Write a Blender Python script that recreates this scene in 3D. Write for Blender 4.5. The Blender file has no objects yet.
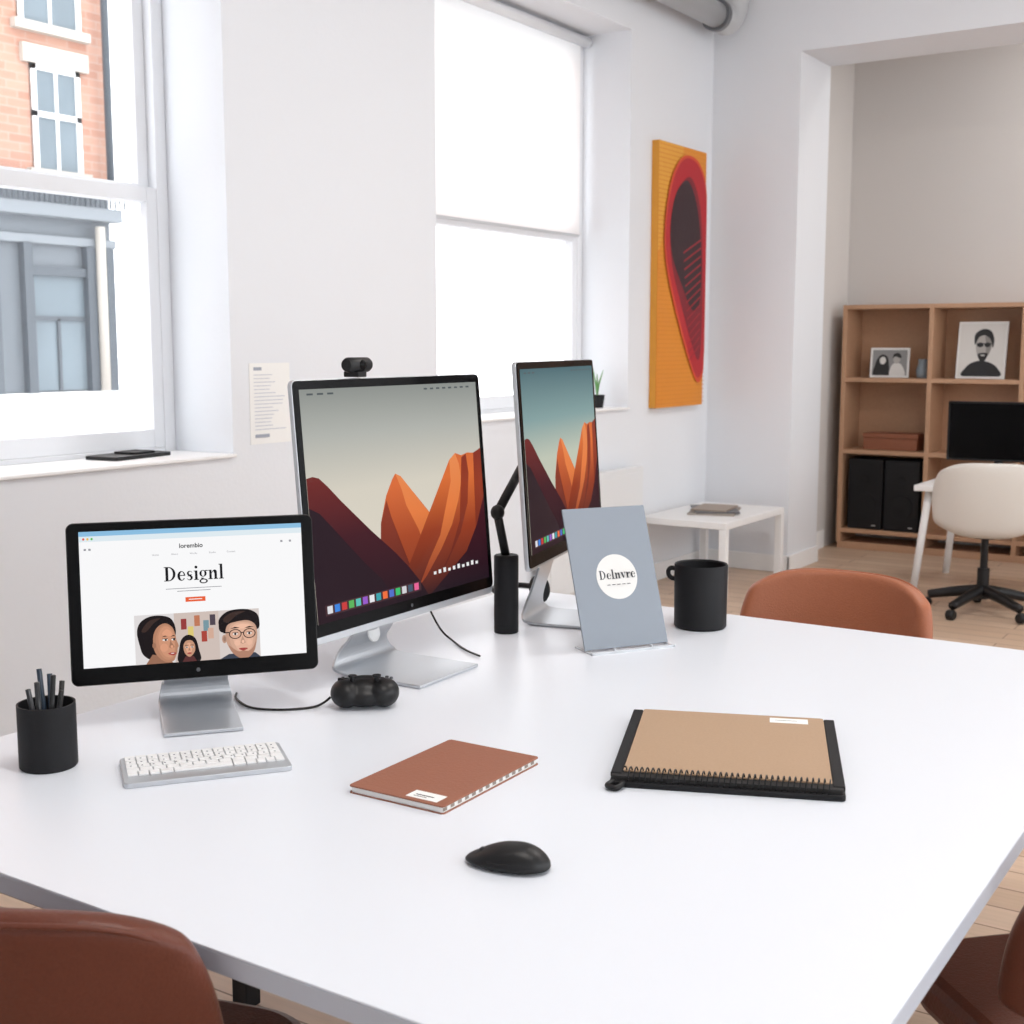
import bpy, bmesh, math, random
from mathutils import Vector, Matrix
random.seed(4)
SC=bpy.context.scene
COL=SC.collection

# ---------------------------------------------------------------- helpers
def lin(c):
    r=[]
    for v in c[:3]:
        v=v/255.0
        r.append(v/12.92 if v<=0.04045 else ((v+0.055)/1.055)**2.4)
    return (r[0],r[1],r[2],1.0)
MATS={}
def mat(name,rgb,rough=.5,metal=0.0,emit=0.0,bump=0.0,bscale=40.0,vary=0.0,spec=.5,coat=0.0):
    if name in MATS: return MATS[name]
    m=bpy.data.materials.new(name); m.use_nodes=True; nt=m.node_tree; b=nt.nodes['Principled BSDF']
    c=lin(rgb)
    b.inputs['Base Color'].default_value=c
    b.inputs['Roughness'].default_value=rough; b.inputs['Metallic'].default_value=metal
    b.inputs['Specular IOR Level'].default_value=spec
    b.inputs['Coat Weight'].default_value=coat
    if emit>0:
        b.inputs['Base Color'].default_value=(0,0,0,1)
        b.inputs['Emission Color'].default_value=c; b.inputs['Emission Strength'].default_value=emit
        b.inputs['Specular IOR Level'].default_value=.06; b.inputs['Roughness'].default_value=.35
    if bump>0 or vary>0:
        tc=nt.nodes.new('ShaderNodeTexCoord'); n=nt.nodes.new('ShaderNodeTexNoise')
        n.inputs['Scale'].default_value=bscale; n.inputs['Detail'].default_value=4
        nt.links.new(tc.outputs['Object'],n.inputs['Vector'])
        if bump>0:
            bp=nt.nodes.new('ShaderNodeBump'); bp.inputs['Strength'].default_value=bump; bp.inputs['Distance'].default_value=.01
            nt.links.new(n.outputs['Fac'],bp.inputs['Height']); nt.links.new(bp.outputs['Normal'],b.inputs['Normal'])
        if vary>0:
            mx=nt.nodes.new('ShaderNodeMix'); mx.data_type='RGBA'
            mx.inputs[6].default_value=tuple(x*(1-vary) for x in c[:3])+(1,)
            mx.inputs[7].default_value=tuple(min(1,x*(1+vary)) for x in c[:3])+(1,)
            nt.links.new(n.outputs['Fac'],mx.inputs[0]); nt.links.new(mx.outputs[2],b.inputs['Base Color'])
    MATS[name]=m; return m
def grad(name,stops,lo,hi,axis='Z',emit=1.0):
    """gradient of a picture (screen wallpaper / print), along an object axis"""
    if name in MATS: return MATS[name]
    m=bpy.data.materials.new(name); m.use_nodes=True; nt=m.node_tree; b=nt.nodes['Principled BSDF']
    tc=nt.nodes.new('ShaderNodeTexCoord'); sp=nt.nodes.new('ShaderNodeSeparateXYZ'); mr=nt.nodes.new('ShaderNodeMapRange')
    cr=nt.nodes.new('ShaderNodeValToRGB')
    nt.links.new(tc.outputs['Object'],sp.inputs[0]); nt.links.new(sp.outputs[axis],mr.inputs['Value'])
    mr.inputs['From Min'].default_value=lo; mr.inputs['From Max'].default_value=hi
    nt.links.new(mr.outputs[0],cr.inputs[0])
    e=cr.color_ramp.elements
    e[0].position=stops[0][0]; e[0].color=lin(stops[0][1]); e[1].position=stops[-1][0]; e[1].color=lin(stops[-1][1])
    for p,c in stops[1:-1]:
        k=e.new(p); k.color=lin(c)
    if emit>0:
        b.inputs['Base Color'].default_value=(0,0,0,1); b.inputs['Specular IOR Level'].default_value=.06
        nt.links.new(cr.outputs[0],b.inputs['Emission Color']); b.inputs['Emission Strength'].default_value=emit
    else: nt.links.new(cr.outputs[0],b.inputs['Base Color'])
    MATS[name]=m; return m
def link(o,parent=None):
    COL.objects.link(o)
    if parent is not None: o.parent=parent
    return o
def group(name,loc=(0,0,0),rz=0.0,parent=None,rx=0.0):
    e=bpy.data.objects.new(name,None); e.empty_display_size=.05; e.location=loc; e.rotation_euler=(rx,0,rz)
    return link(e,parent)
def adopt(o,g):
    """make o (built in world coordinates) a part of g"""
    o.parent=g; o.matrix_parent_inverse=(Matrix.Translation(g.location)@Matrix.Rotation(g.rotation_euler[2],4,'Z')).inverted()
def finish(bm,name,mats,parent=None,loc=(0,0,0),rot=(0,0,0),smooth=False,mods=()):
    me=bpy.data.meshes.new(name); bmesh.ops.recalc_face_normals(bm,faces=bm.faces[:]) if len(bm.faces) else None
    bm.to_mesh(me); bm.free()
    if not isinstance(mats,(list,tuple)): mats=[mats]
    for m in mats: me.materials.append(m)
    if smooth:
        for p in me.polygons: p.use_smooth=True
    o=bpy.data.objects.new(name,me); o.location=loc; o.rotation_euler=rot; link(o,parent)
    for f in mods: f(o)
    return o
def m_bevel(w,s=2):
    def f(o):
        m=o.modifiers.new('b','BEVEL'); m.width=w; m.segments=s; m.limit_method='ANGLE'; m.angle_limit=math.radians(40)
    return f
def m_sub(l=2):
    def f(o):
        m=o.modifiers.new('s','SUBSURF'); m.levels=l; m.render_levels=l
    return f
def m_solid(t,off=0):
    def f(o):
        m=o.modifiers.new('so','SOLIDIFY'); m.thickness=t; m.offset=off
    return f
def bbox(bm,lo,hi,mi=0):
    vs=[bm.verts.new((x,y,z)) for x in (lo[0],hi[0]) for y in (lo[1],hi[1]) for z in (lo[2],hi[2])]
    for q in ((0,1,3,2),(4,6,7,5),(0,4,5,1),(2,3,7,6),(0,2,6,4),(1,5,7,3)):
        f=bm.faces.new([vs[i] for i in q]); f.material_index=mi
def boxes(name,lst,mats,parent=None,loc=(0,0,0),rot=(0,0,0),bev=0.0):
    bm=bmesh.new()
    for b in lst: bbox(bm,b[0],b[1],b[2] if len(b)>2 else 0)
    return finish(bm,name,mats,parent,loc,rot,mods=[m_bevel(bev)] if bev else [])
def box(name,size,loc,m,parent=None,rot=(0,0,0),bev=.002):
    s=[x/2 for x in size]
    return boxes(name,[((-s[0],-s[1],-s[2]),(s[0],s[1],s[2]))],m,parent,loc,rot,bev)
def lathe(name,prof,m,parent=None,loc=(0,0,0),rot=(0,0,0),seg=40,smooth=True):
    bm=bmesh.new(); rings=[]
    for r,z in prof:
        if r<1e-6: rings.append([bm.verts.new((0,0,z))])
        else: rings.append([bm.verts.new((r*math.cos(2*math.pi*i/seg),r*math.sin(2*math.pi*i/seg),z)) for i in range(seg)])
    for a,b in zip(rings,rings[1:]):
        for i in range(seg):
            j=(i+1)%seg
            if len(a)==1 and len(b)==1: continue
            if len(a)==1: bm.faces.new((a[0],b[i],b[j]))
            elif len(b)==1: bm.faces.new((a[i],a[j],b[0]))
            else: bm.faces.new((a[i],a[j],b[j],b[i]))
    o=finish(bm,name,m,parent,loc,rot,smooth=smooth)
    if smooth:
        md=o.modifiers.new('e','EDGE_SPLIT'); md.split_angle=math.radians(38)
    return o
def catmull(pts,n=8,closed=False):
    out=[]; N=len(pts); pts=[Vector(p) for p in pts]
    rng=range(N if closed else N-1)
    for i in rng:
        if closed: p0,p1,p2,p3=pts[i-1],pts[i],pts[(i+1)%N],pts[(i+2)%N]
        else: p0,p1,p2,p3=pts[max(i-1,0)],pts[i],pts[i+1],pts[min(i+2,N-1)]
        for k in range(n):
            t=k/n
            out.append(.5*((2*p1)+(-p0+p2)*t+(2*p0-5*p1+4*p2-p3)*t*t+(-p0+3*p1-3*p2+p3)*t**3))
    if not closed: out.append(pts[-1])
    return out
def tube(name,pts,r,m,parent=None,loc=(0,0,0),rot=(0,0,0),smoothpts=True,seg=10,closed=False):
    P=catmull(pts,8,closed) if smoothpts else [Vector(p) for p in pts]
    bm=bmesh.new(); rings=[]; up=Vector((0,0,1)); prev=None; N=len(P)
    for i,p in enumerate(P):
        if closed: t=(P[(i+1)%N]-P[i-1]).normalized()
        else: t=(P[min(i+1,N-1)]-P[max(i-1,0)]).normalized()
        if prev is None:
            a=t.cross(up) if abs(t.z)<.95 else t.cross(Vector((1,0,0)))
            a.normalize()
        else:
            a=(prev-t*prev.dot(t)).normalized()
        prev=a; b=t.cross(a)
        rr=r(i/(N-1)) if callable(r) else r
        rings.append([bm.verts.new(p+a*math.cos(2*math.pi*k/seg)*rr+b*math.sin(2*math.pi*k/seg)*rr) for k in range(seg)])
    pairs=list(zip(rings,rings[1:]))
    if closed: pairs.append((rings[-1],rings[0]))
    for a,b in pairs:
        for k in range(seg):
            j=(k+1)%seg; bm.faces.new((a[k],a[j],b[j],b[k]))
    if not closed:
        bm.faces.new(rings[0]); bm.faces.new(rings[-1])
    return finish(bm,name,m,parent,loc,rot,smooth=True)
def rrect(w,h,r,n=6,cx=0,cy=0):
    pts=[]
    for sx,sy,a0 in ((1,1,0),(-1,1,90),(-1,-1,180),(1,-1,270)):
        for k in range(n+1):
            a=math.radians(a0+90*k/n); pts.append((cx+sx*(w/2-r)+r*math.cos(a),cy+sy*(h/2-r)+r*math.sin(a)))
    return pts
def prism(name,pts2,lo,hi,m,parent=None,loc=(0,0,0),rot=(0,0,0),plane='XY',bev=0.0):
    bm=bmesh.new()
    def mk(p,t): return (p[0],p[1],t) if plane=='XY' else (p[0],t,p[1]) if plane=='XZ' else (t,p[0],p[1])
    A=[bm.verts.new(mk(p,lo)) for p in pts2]; B=[bm.verts.new(mk(p,hi)) for p in pts2]
    bm.faces.new(A); bm.faces.new(B[::-1]); N=len(A)
    for i in range(N): bm.faces.new((A[i],A[(i+1)%N],B[(i+1)%N],B[i]))
    return finish(bm,name,m,parent,loc,rot,mods=[m_bevel(bev,2)] if bev else [])
def ell(cx,cy,rx,ry,n=20,a=0):
    ca,sa=math.cos(a),math.sin(a)
    return [(cx+rx*math.cos(2*math.pi*i/n)*ca-ry*math.sin(2*math.pi*i/n)*sa, cy+rx*math.cos(2*math.pi*i/n)*sa+ry*math.sin(2*math.pi*i/n)*ca) for i in range(n)]
class Canvas:
    """flat printed / displayed picture: polygons in u (right 0..1), v (down 0..1), stacked in thin layers"""
    def __init__(s,W,H,step=.00015): s.W=W;s.H=H;s.bm=bmesh.new();s.m=[];s.k=0;s.step=step
    def mi(s,m):
        if m not in s.m: s.m.append(m)
        return s.m.index(m)
    def pt(s,u,v): return ((u-.5)*s.W,-s.k*s.step,(1-v)*s.H)
    def poly(s,pts,m,smooth=False,n=6):
        if smooth: pts=[(p.x,p.y) for p in catmull([(a,b,0) for a,b in pts],n,True)]
        s.k+=1
        pts=[(min(1,max(0,a)),min(1,max(0,b))) for a,b in pts]
        q=[]
        for p in pts:
            if not q or (abs(p[0]-q[-1][0])+abs(p[1]-q[-1][1]))>1e-5: q.append(p)
        if len(q)>2 and (abs(q[0][0]-q[-1][0])+abs(q[0][1]-q[-1][1]))<1e-5: q.pop()
        if len(q)<3: return
        f=s.bm.faces.new([s.bm.verts.new(s.pt(*p)) for p in q]); f.material_index=s.mi(m)
        bmesh.ops.triangulate(s.bm,faces=[f])
    def rect(s,u0,v0,u1,v1,m): s.poly([(u0,v0),(u1,v0),(u1,v1),(u0,v1)],m)
    def ellipse(s,cu,cv,ru,rv,m,a=0,n=22): s.poly(ell(cu,cv,ru,rv,n,a),m)
    def text(s,t,u,v,h,m,bold=0.0,sx=1.0,align='CENTER'):
        """h: cap height in metres; (u,v) baseline"""
        s.k+=1
        cu=bpy.data.curves.new('txt','FONT'); cu.body=t; cu.size=1; cu.offset=bold; cu.align_x=align; cu.resolution_u=3
        o=bpy.data.objects.new('txt',cu); COL.objects.link(o)
        dg=bpy.context.evaluated_depsgraph_get(); me=o.evaluated_get(dg).to_mesh()
        k=h/.7; bx,by,bz=s.pt(u,v); vs=[s.bm.verts.new((bx+q.co.x*k*sx,by,bz+q.co.y*k)) for q in me.vertices]
        mi=s.mi(m)
        for p in me.polygons:
            try: f=s.bm.faces.new([vs[i] for i in p.vertices]); f.material_index=mi
            except ValueError: pass
        bpy.data.objects.remove(o); bpy.data.curves.remove(cu)
    def serif(s,t,u,v,h,ink,paper):
        """bold high-contrast serif lettering built from strokes; (u,v)=centre baseline, h=cap height (m)"""
        adv={'D':.90,'e':.62,'s':.52,'i':.36,'g':.62,'n':.74,'l':.40,'v':.66,'r':.54}
        W=sum(adv[c] for c in t); x=-W/2
        U=lambda a: u+a*h/s.W
        V=lambda b: v-b*h/s.H
        def R(a0,b0,a1,b1,m=ink): s.rect(U(a0),V(b1),U(a1),V(b0),m)
        def E(a,b,ra,rb,m=ink): s.poly([(U(p),V(q)) for p,q in ell(a,b,ra,rb,26)],m)
        def Pg(l,m=ink): s.poly([(U(p),V(q)) for p,q in l],m)
        xh=.66
        for ch in t:
            if ch=='D':
                half=[(x+.30+.50*math.cos(a),.5+.5*math.sin(a)) for a in [math.radians(-90+9*k) for k in range(21)]]
                Pg([(x+.2,0)]+half+[(x+.2,1)])
                half=[(x+.32+.30*math.cos(a),.5+.44*math.sin(a)) for a in [math.radians(-90+9*k) for k in range(21)]]
                Pg([(x+.3,.06)]+half+[(x+.3,.94)],paper)
                R(x+.12,0,x+.31,1); R(x+.02,0,x+.35,.06); R(x+.02,.94,x+.35,1)
            elif ch=='e':
                E(x+.29,xh/2,.27,xh/2+.01); E(x+.33,xh/2,.13,xh/2-.05,paper)
                R(x+.18,xh/2,x+.55,xh/2+.06); Pg([(x+.36,xh/2),(x+.6,xh/2),(x+.6,.16),(x+.44,.17)],paper)
            elif ch=='s':
                E(x+.24,xh*.74,.19,xh*.26); E(x+.24,xh*.27,.20,xh*.28)
                E(x+.28,xh*.76,.10,xh*.16,paper); E(x+.19,xh*.25,.10,xh*.17,paper)
                Pg([(x+.30,xh*.62),(x+.48,xh*.62),(x+.48,xh*.82),(x+.34,xh*.8)],paper); Pg([(x+.0,xh*.2),(x+.16,xh*.2),(x+.18,xh*.42),(x,xh*.42)],paper)
                Pg([(x+.06,xh*.80),(x+.22,xh*.58),(x+.42,xh*.42),(x+.44,xh*.22),(x+.30,xh*.38),(x+.08,xh*.58)])
            elif ch in 'il':
                top=xh if ch=='i' else 1.05
                R(x+.08,0,x+.25,top); R(x+.0,0,x+.33,.06); R(x+.0,top-.06,x+.2,top)
                if ch=='i': E(x+.165,.90,.10,.10)
            elif ch=='g':
                E(x+.27,xh*.66,.25,xh*.36); E(x+.27,xh*.66,.10,xh*.30,paper)
                E(x+.29,-.10,.29,.17); E(x+.29,-.10,.18,.10,paper); R(x+.12,.06,x+.30,.14); R(x+.42,xh*.9,x+.6,xh)
            elif ch=='n':
                Pg([(x+.24,xh*.72),(x+.34,xh*.95),(x+.46,xh*1.01),(x+.56,xh*.95),(x+.60,xh*.80),(x+.60,xh*.6),(x+.43,xh*.6),(x+.43,xh*.82),(x+.36,xh*.86),(x+.24,xh*.62)])
                R(x+.08,0,x+.24,xh); R(x+.43,0,x+.60,xh*.68); R(x,0,x+.31,.06); R(x+.37,0,x+.67,.06); R(x,xh-.06,x+.2,xh)
            elif ch=='v':
                Pg([(x+.02,xh),(x+.22,xh),(x+.36,.2),(x+.32,0),(x+.26,0)]); Pg([(x+.30,0),(x+.36,.05),(x+.55,xh),(x+.49,xh)]); R(x-.02,xh-.06,x+.28,xh); R(x+.40,xh-.06,x+.62,xh)
            elif ch=='r':
                R(x+.08,0,x+.24,xh); R(x,0,x+.34,.06); R(x,xh-.06,x+.2,xh); E(x+.39,xh*.84,.10,.10); Pg([(x+.22,xh*.7),(x+.38,xh),(x+.40,xh*.92),(x+.24,xh*.5)])
            x+=adv[ch]
    def done(s,name,parent,loc=(0,0,0),rot=(0,0,0)):
        me=bpy.data.meshes.new(name); s.bm.to_mesh(me); s.bm.free()
        for m in s.m: me.materials.append(m)
        o=bpy.data.objects.new(name,me); o.location=loc; o.rotation_euler=rot; return link(o,parent)
def blob(name,parts,m,parent=None,loc=(0,0,0),rot=(0,0,0),voxel=.003,sm=6):
    """parts: (centre, radii, rotz) ellipsoids fused into one smooth surface"""
    bm=bmesh.new()
    for c,r,a in parts:
        bmesh.ops.create_uvsphere(bm,u_segments=24,v_segments=14,radius=1,matrix=Matrix.Translation(c)@Matrix.Rotation(a,4,'Z')@Matrix.Diagonal((r[0],r[1],r[2],1)))
    o=finish(bm,name,m,parent,loc,rot,smooth=True)
    r=o.modifiers.new('r','REMESH'); r.mode='VOXEL'; r.voxel_size=voxel; r.use_smooth_shade=True
    k=o.modifiers.new('k','SMOOTH'); k.iterations=sm
    return o

# ---------------------------------------------------------------- materials
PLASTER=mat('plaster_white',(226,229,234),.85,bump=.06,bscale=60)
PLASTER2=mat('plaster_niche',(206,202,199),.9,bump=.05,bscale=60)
CEIL=mat('ceiling_paint',(234,235,236),.9,bump=.03)
TRIM=mat('trim_paint',(238,238,238),.45,bump=.01)
FRAME=mat('window_paint',(228,230,234),.4,bump=.01)
DESK=mat('desk_laminate',(226,230,237),.36,bump=.004,bscale=200)
DESKEDGE=mat('desk_edge',(190,196,207),.45,bump=.01)
BLACK=mat('black_plastic',(16,16,18),.42,bump=.01,bscale=200,spec=.35)
BLACKM=mat('black_matte',(20,20,23),.6,bump=.03,bscale=300,spec=.3)
GLASSB=mat('black_bezel',(4,4,5),.2,spec=.12)
SILVER=mat('brushed_aluminium',(196,199,203),.36,.8,bump=.01,bscale=400)
LEATHER=mat('tan_leather',(160,98,70),.45,bump=.12,bscale=220,vary=.12,spec=.3)
LEATHER2=mat('cognac_leather',(98,52,38),.38,bump=.12,bscale=220,vary=.15,spec=.3)
OAK=mat('shelf_oak',(186,146,116),.55,bump=.04,bscale=60,vary=.1)
WHITEP=mat('white_plastic',(234,234,234),.4,bump=.01)
PAPER=mat('white_paper',(238,238,236),.8,bump=.02)

def wood_floor():
    m=bpy.data.materials.new('floor_oak_planks'); m.use_nodes=True; nt=m.node_tree; b=nt.nodes['Principled BSDF']
    tc=nt.nodes.new('ShaderNodeTexCoord'); mp=nt.nodes.new('ShaderNodeMapping'); mp.inputs['Rotation'].default_value=(0,0,0)
    br=nt.nodes.new('ShaderNodeTexBrick'); br.offset=.37
    br.inputs['Scale'].default_value=1; br.inputs['Brick Width'].default_value=1.4; br.inputs['Row Height'].default_value=.13
    br.inputs['Mortar Size'].default_value=.003; br.inputs['Color1'].default_value=lin((204,178,156)); br.inputs['Color2'].default_value=lin((190,162,138)); br.inputs['Mortar'].default_value=lin((132,106,88))
    nt.links.new(tc.outputs['Object'],mp.inputs[0]); nt.links.new(mp.outputs[0],br.inputs['Vector'])
    n=nt.nodes.new('ShaderNodeTexNoise'); mp2=nt.nodes.new('ShaderNodeMapping'); mp2.inputs['Scale'].default_value=(1.5,28,1)
    nt.links.new(tc.outputs['Object'],mp2.inputs[0]); nt.links.new(mp2.outputs[0],n.inputs['Vector']); n.inputs['Scale'].default_value=2; n.inputs['Detail'].default_value=6
    mr=nt.nodes.new('ShaderNodeMapRange'); mr.inputs['To Min'].default_value=.80; mr.inputs['To Max'].default_value=1.16
    nt.links.new(n.outputs['Fac'],mr.inputs['Value'])
    hs=nt.nodes.new('ShaderNodeHueSaturation'); nt.links.new(mr.outputs[0],hs.inputs['Value']); nt.links.new(br.outputs['Color'],hs.inputs['Color'])
    nt.links.new(hs.outputs[0],b.inputs['Base Color']); b.inputs['Roughness'].default_value=.42
    return m
def brick_mat():
    m=bpy.data.materials.new('facade_brick'); m.use_nodes=True; nt=m.node_tree; b=nt.nodes['Principled BSDF']
    tc=nt.nodes.new('ShaderNodeTexCoord'); sp=nt.nodes.new('ShaderNodeSeparateXYZ'); cb=nt.nodes.new('ShaderNodeCombineXYZ')
    nt.links.new(tc.outputs['Object'],sp.inputs[0]); nt.links.new(sp.outputs['Y'],cb.inputs['X']); nt.links.new(sp.outputs['Z'],cb.inputs['Y'])
    br=nt.nodes.new('ShaderNodeTexBrick'); br.inputs['Scale'].default_value=1; br.inputs['Brick Width'].default_value=.22; br.inputs['Row Height'].default_value=.075; br.inputs['Mortar Size'].default_value=.006
    br.inputs['Color1'].default_value=lin((182,142,124)); br.inputs['Color2'].default_value=lin((170,124,106)); br.inputs['Mortar'].default_value=lin((178,152,138))
    nt.links.new(cb.outputs[0],br.inputs['Vector']); nt.links.new(br.outputs['Color'],b.inputs['Base Color']); b.inputs['Roughness'].default_value=.9
    return m
def glass_mat():
    m=bpy.data.materials.new('window_glass'); m.use_nodes=True; nt=m.node_tree; nt.nodes.remove(nt.nodes['Principled BSDF'])
    out=nt.nodes['Material Output']; t=nt.nodes.new('ShaderNodeBsdfTransparent'); g=nt.nodes.new('ShaderNodeBsdfGlossy'); g.inputs['Roughness'].default_value=.02
    mx=nt.nodes.new('ShaderNodeMixShader'); mx.inputs[0].default_value=.05
    nt.links.new(t.outputs[0],mx.inputs[1]); nt.links.new(g.outputs[0],mx.inputs[2]); nt.links.new(mx.outputs[0],out.inputs[0]); return m
def blind_mat():
    m=bpy.data.materials.new('roller_blind_fabric'); m.use_nodes=True; nt=m.node_tree; nt.nodes.remove(nt.nodes['Principled BSDF'])
    out=nt.nodes['Material Output']; d=nt.nodes.new('ShaderNodeBsdfDiffuse'); t=nt.nodes.new('ShaderNodeBsdfTranslucent')
    d.inputs[0].default_value=(.9,.9,.9,1); t.inputs[0].default_value=(.97,.97,.97,1)
    mx=nt.nodes.new('ShaderNodeMixShader'); mx.inputs[0].default_value=.8
    nt.links.new(d.outputs[0],mx.inputs[1]); nt.links.new(t.outputs[0],mx.inputs[2]); nt.links.new(mx.outputs[0],out.inputs[0]); return m
GLASS=glass_mat()

# ---------------------------------------------------------------- camera
cam=bpy.data.cameras.new('camera'); co=bpy.data.objects.new('camera',cam); COL.objects.link(co)
cam.sensor_width=36; cam.lens=36*1286/1024
co.location=(0,0,1.46); co.rotation_euler=(math.pi/2-math.atan(167/1286),0,math.radians(33.2))
SC.camera=co; cam.clip_end=200
cam.dof.use_dof=True; cam.dof.focus_distance=2.6; cam.dof.aperture_fstop=8.0
SC.view_settings.view_transform='Standard'; SC.view_settings.look='None'; SC.view_settings.exposure=0; SC.view_settings.gamma=1

# ---------------------------------------------------------------- world
w=bpy.data.worlds.new('overcast_sky'); SC.world=w; w.use_nodes=True
bg=w.node_tree.nodes['Background']; bg.inputs[0].default_value=(.95,.975,1,1); bg.inputs[1].default_value=3.6

# ---------------------------------------------------------------- room shell
XW=-3.586; XO=-3.99; ZC=3.85; YB=7.83
boxes('floor',[((-4.0,-1.6,-.12),(3.6,9.6,0))],wood_floor())
boxes('ceiling',[((-4.0,-1.6,ZC),(3.6,9.6,ZC+.1))],CEIL)
Y1a,Y1b,Z1a,Z1b=1.55,3.53,1.035,3.36
Y2a,Y2b,Z2a,Z2b=4.845,6.72,1.085,3.235
boxes('wall_left',[((XO,-1.6,0),(XW,Y1a,ZC)),((XO,Y1a,0),(XW,Y1b,Z1a)),((XO,Y1a,Z1b),(XW,Y1b,ZC)),((XO,Y1b,0),(XW,Y2a,ZC)),
  ((XO,Y2a,0),(XW,Y2b,Z2a)),((XO,Y2a,Z2b),(XW,Y2b,ZC)),((XO,Y2b,0),(XW,9.6,ZC))],PLASTER)
boxes('wall_back',[((XW,YB,0),(-3.0,YB+.53,ZC)),((-3.0,YB,3.25),(1.6,YB+.53,ZC)),((1.6,YB,0),(3.4,YB+.53,ZC))],PLASTER)
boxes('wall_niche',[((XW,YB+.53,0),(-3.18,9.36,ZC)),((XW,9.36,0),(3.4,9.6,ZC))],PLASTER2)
boxes('wall_front',[((-4.0,-1.8,0),(3.6,-1.6,ZC))],PLASTER)  # unseen rear wall, added to block sky light from behind
# unseen side wall, added with three big openings to let daylight in
boxes('wall_right',[((3.4,-1.6,0),(3.6,9.6,.7)),((3.4,-1.6,3.45),(3.6,9.6,ZC)),((3.4,-1.6,.7),(3.6,-1.0,3.45)),((3.4,1.9,.7),(3.6,2.3,3.45)),((3.4,5.1,.7),(3.6,5.5,3.45)),((3.4,8.9,.7),(3.6,9.6,3.45))],PLASTER)
boxes('baseboard_back',[((XW,YB-.015,0),(-2.985,YB,.11)),((-3.0,YB-.015,0),(-2.985,YB+.53,.11))],TRIM,bev=.004)
boxes('baseboard_niche',[((-3.18,YB+.53,0),(-3.165,8.98,.13))],TRIM,bev=.004)
boxes('baseboard_left',[((XW,-1.5,0),(XW+.015,YB-.02,.11))],TRIM,bev=.004)

def window(name,ya,yb,za,zb,zm):
    g=group(name,(0,0,0)); x0=XO+.0; 
    fr=.055
    boxes('casing',[((x0,ya,za),(x0+.09,ya+fr,zb)),((x0,yb-fr,za),(x0+.09,yb,zb)),((x0,ya+fr,zb-fr),(x0+.09,yb-fr,zb)),((x0,ya+fr,za),(x0+.09,yb-fr,za+.03))],FRAME,g,bev=.004)
    a,b=ya+fr,yb-fr
    s=.05
    def sash(n,x,z0,z1,bot,top):
        boxes(n,[((x,a,z0),(x+.04,a+s,z1)),((x,b-s,z0),(x+.04,b,z1)),((x,a+s,z0),(x+.04,b-s,z0+bot)),((x,a+s,z1-top),(x+.04,b-s,z1))],FRAME,g,bev=.003)
        boxes(n+'_glass',[((x+.018,a+s,z0+bot),(x+.022,b-s,z1-top))],GLASS,g)
    sash('sash_upper',x0+.005,zm,zb-fr,.07,.05)
    sash('sash_lower',x0+.047,za+.03,zm+.055,.07,.055)
    return g
window('window_1',Y1a,Y1b,Z1a,Z1b,2.0)
g2=window('window_2',Y2a,Y2b,Z2a,Z2b,2.06)
boxes('trim_1',[((XO+.09,Y1a,Z1a),(XW+.02,Y1b,Z1a+.012))],TRIM,bev=.003)
boxes('trim_2',[((XO+.09,Y2a,Z2a),(XW+.02,Y2b,Z2a+.012))],TRIM,bev=.003)
g=group('roller_blind',(0,0,0))
boxes('fabric',[((XO+.12,Y2a+.07,2.10),(XO+.1215,Y2b-.09,3.17))],blind_mat(),g)
boxes('hem_bar',[((XO+.112,Y2a+.07,2.085),(XO+.125,Y2b-.09,2.1))],mat('hem_grey',(196,198,202),.5),g,bev=.003)
tube('roller',[(XO+.13,Y2a+.02,3.19),(XO+.13,Y2b-.02,3.19)],.03,FRAME,g,smoothpts=False)

# ceiling pipe
g=group('ceiling_pipe',(0,0,0)); PIPE=mat('pipe_grey',(192,194,196),.4,.2)
tube('pipe',[(-3.42,-1.5,3.45),(-3.42,7.62,3.45)],.075,PIPE,g,smoothpts=False,seg=24)
tube('elbow',[(-3.42,7.54,3.45),(-3.42,7.64,3.45),(-3.41,7.70,3.50),(-3.40,7.72,3.60),(-3.40,7.72,3.85)],.09,PIPE,g,seg=24)
tube('small_pipe',[(-3.52,-1.5,3.56),(-3.52,7.7,3.56)],.025,PIPE,g,smoothpts=False,seg=16)
lathe('collar',[(.0,-.02),(.095,-.02),(.095,.02),(0,.02)],mat('pipe_dark',(120,122,126),.4,.5),g,(-3.42,7.5,3.45),(math.pi/2,0,0))

# ---------------------------------------------------------------- street outside
BR=brick_mat(); STONE=mat('facade_stone',(186,180,172),.8,bump=.1,bscale=20); SHOP=mat('shopfront_grey',(104,111,118),.6,bump=.05,bscale=10)
BAND=mat('shopfront_fascia',(128,134,140),.7)
SHOPD=mat('shopfront_dark',(72,80,88),.5); DGL=mat('facade_pane',(112,124,132),.2,vary=.25,bscale=2,spec=.2); WH=mat('glare_and_sash_white',(240,240,240),.8)
fx=-10.0
g=group('facade_building',(0,0,0))
boxes('brickwork',[((fx-.5,-3,2.95),(fx,8.32,11))],BR,g)
boxes('shop_wall',[((fx-.5,-3,1.03),(fx,8.32,2.95)),((fx-.02,-3,2.60),(fx+.14,8.36,2.72),1),((fx-.02,-3,2.36),(fx+.06,8.34,2.44),1)],[SHOP,BAND],g,bev=.01)
boxes('pavement_glare',[((fx-.5,-3,-3),(fx+.05,8.4,1.03))],WH,g)  # white block standing in for the glare of overexposed pavement
L=[];
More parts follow.
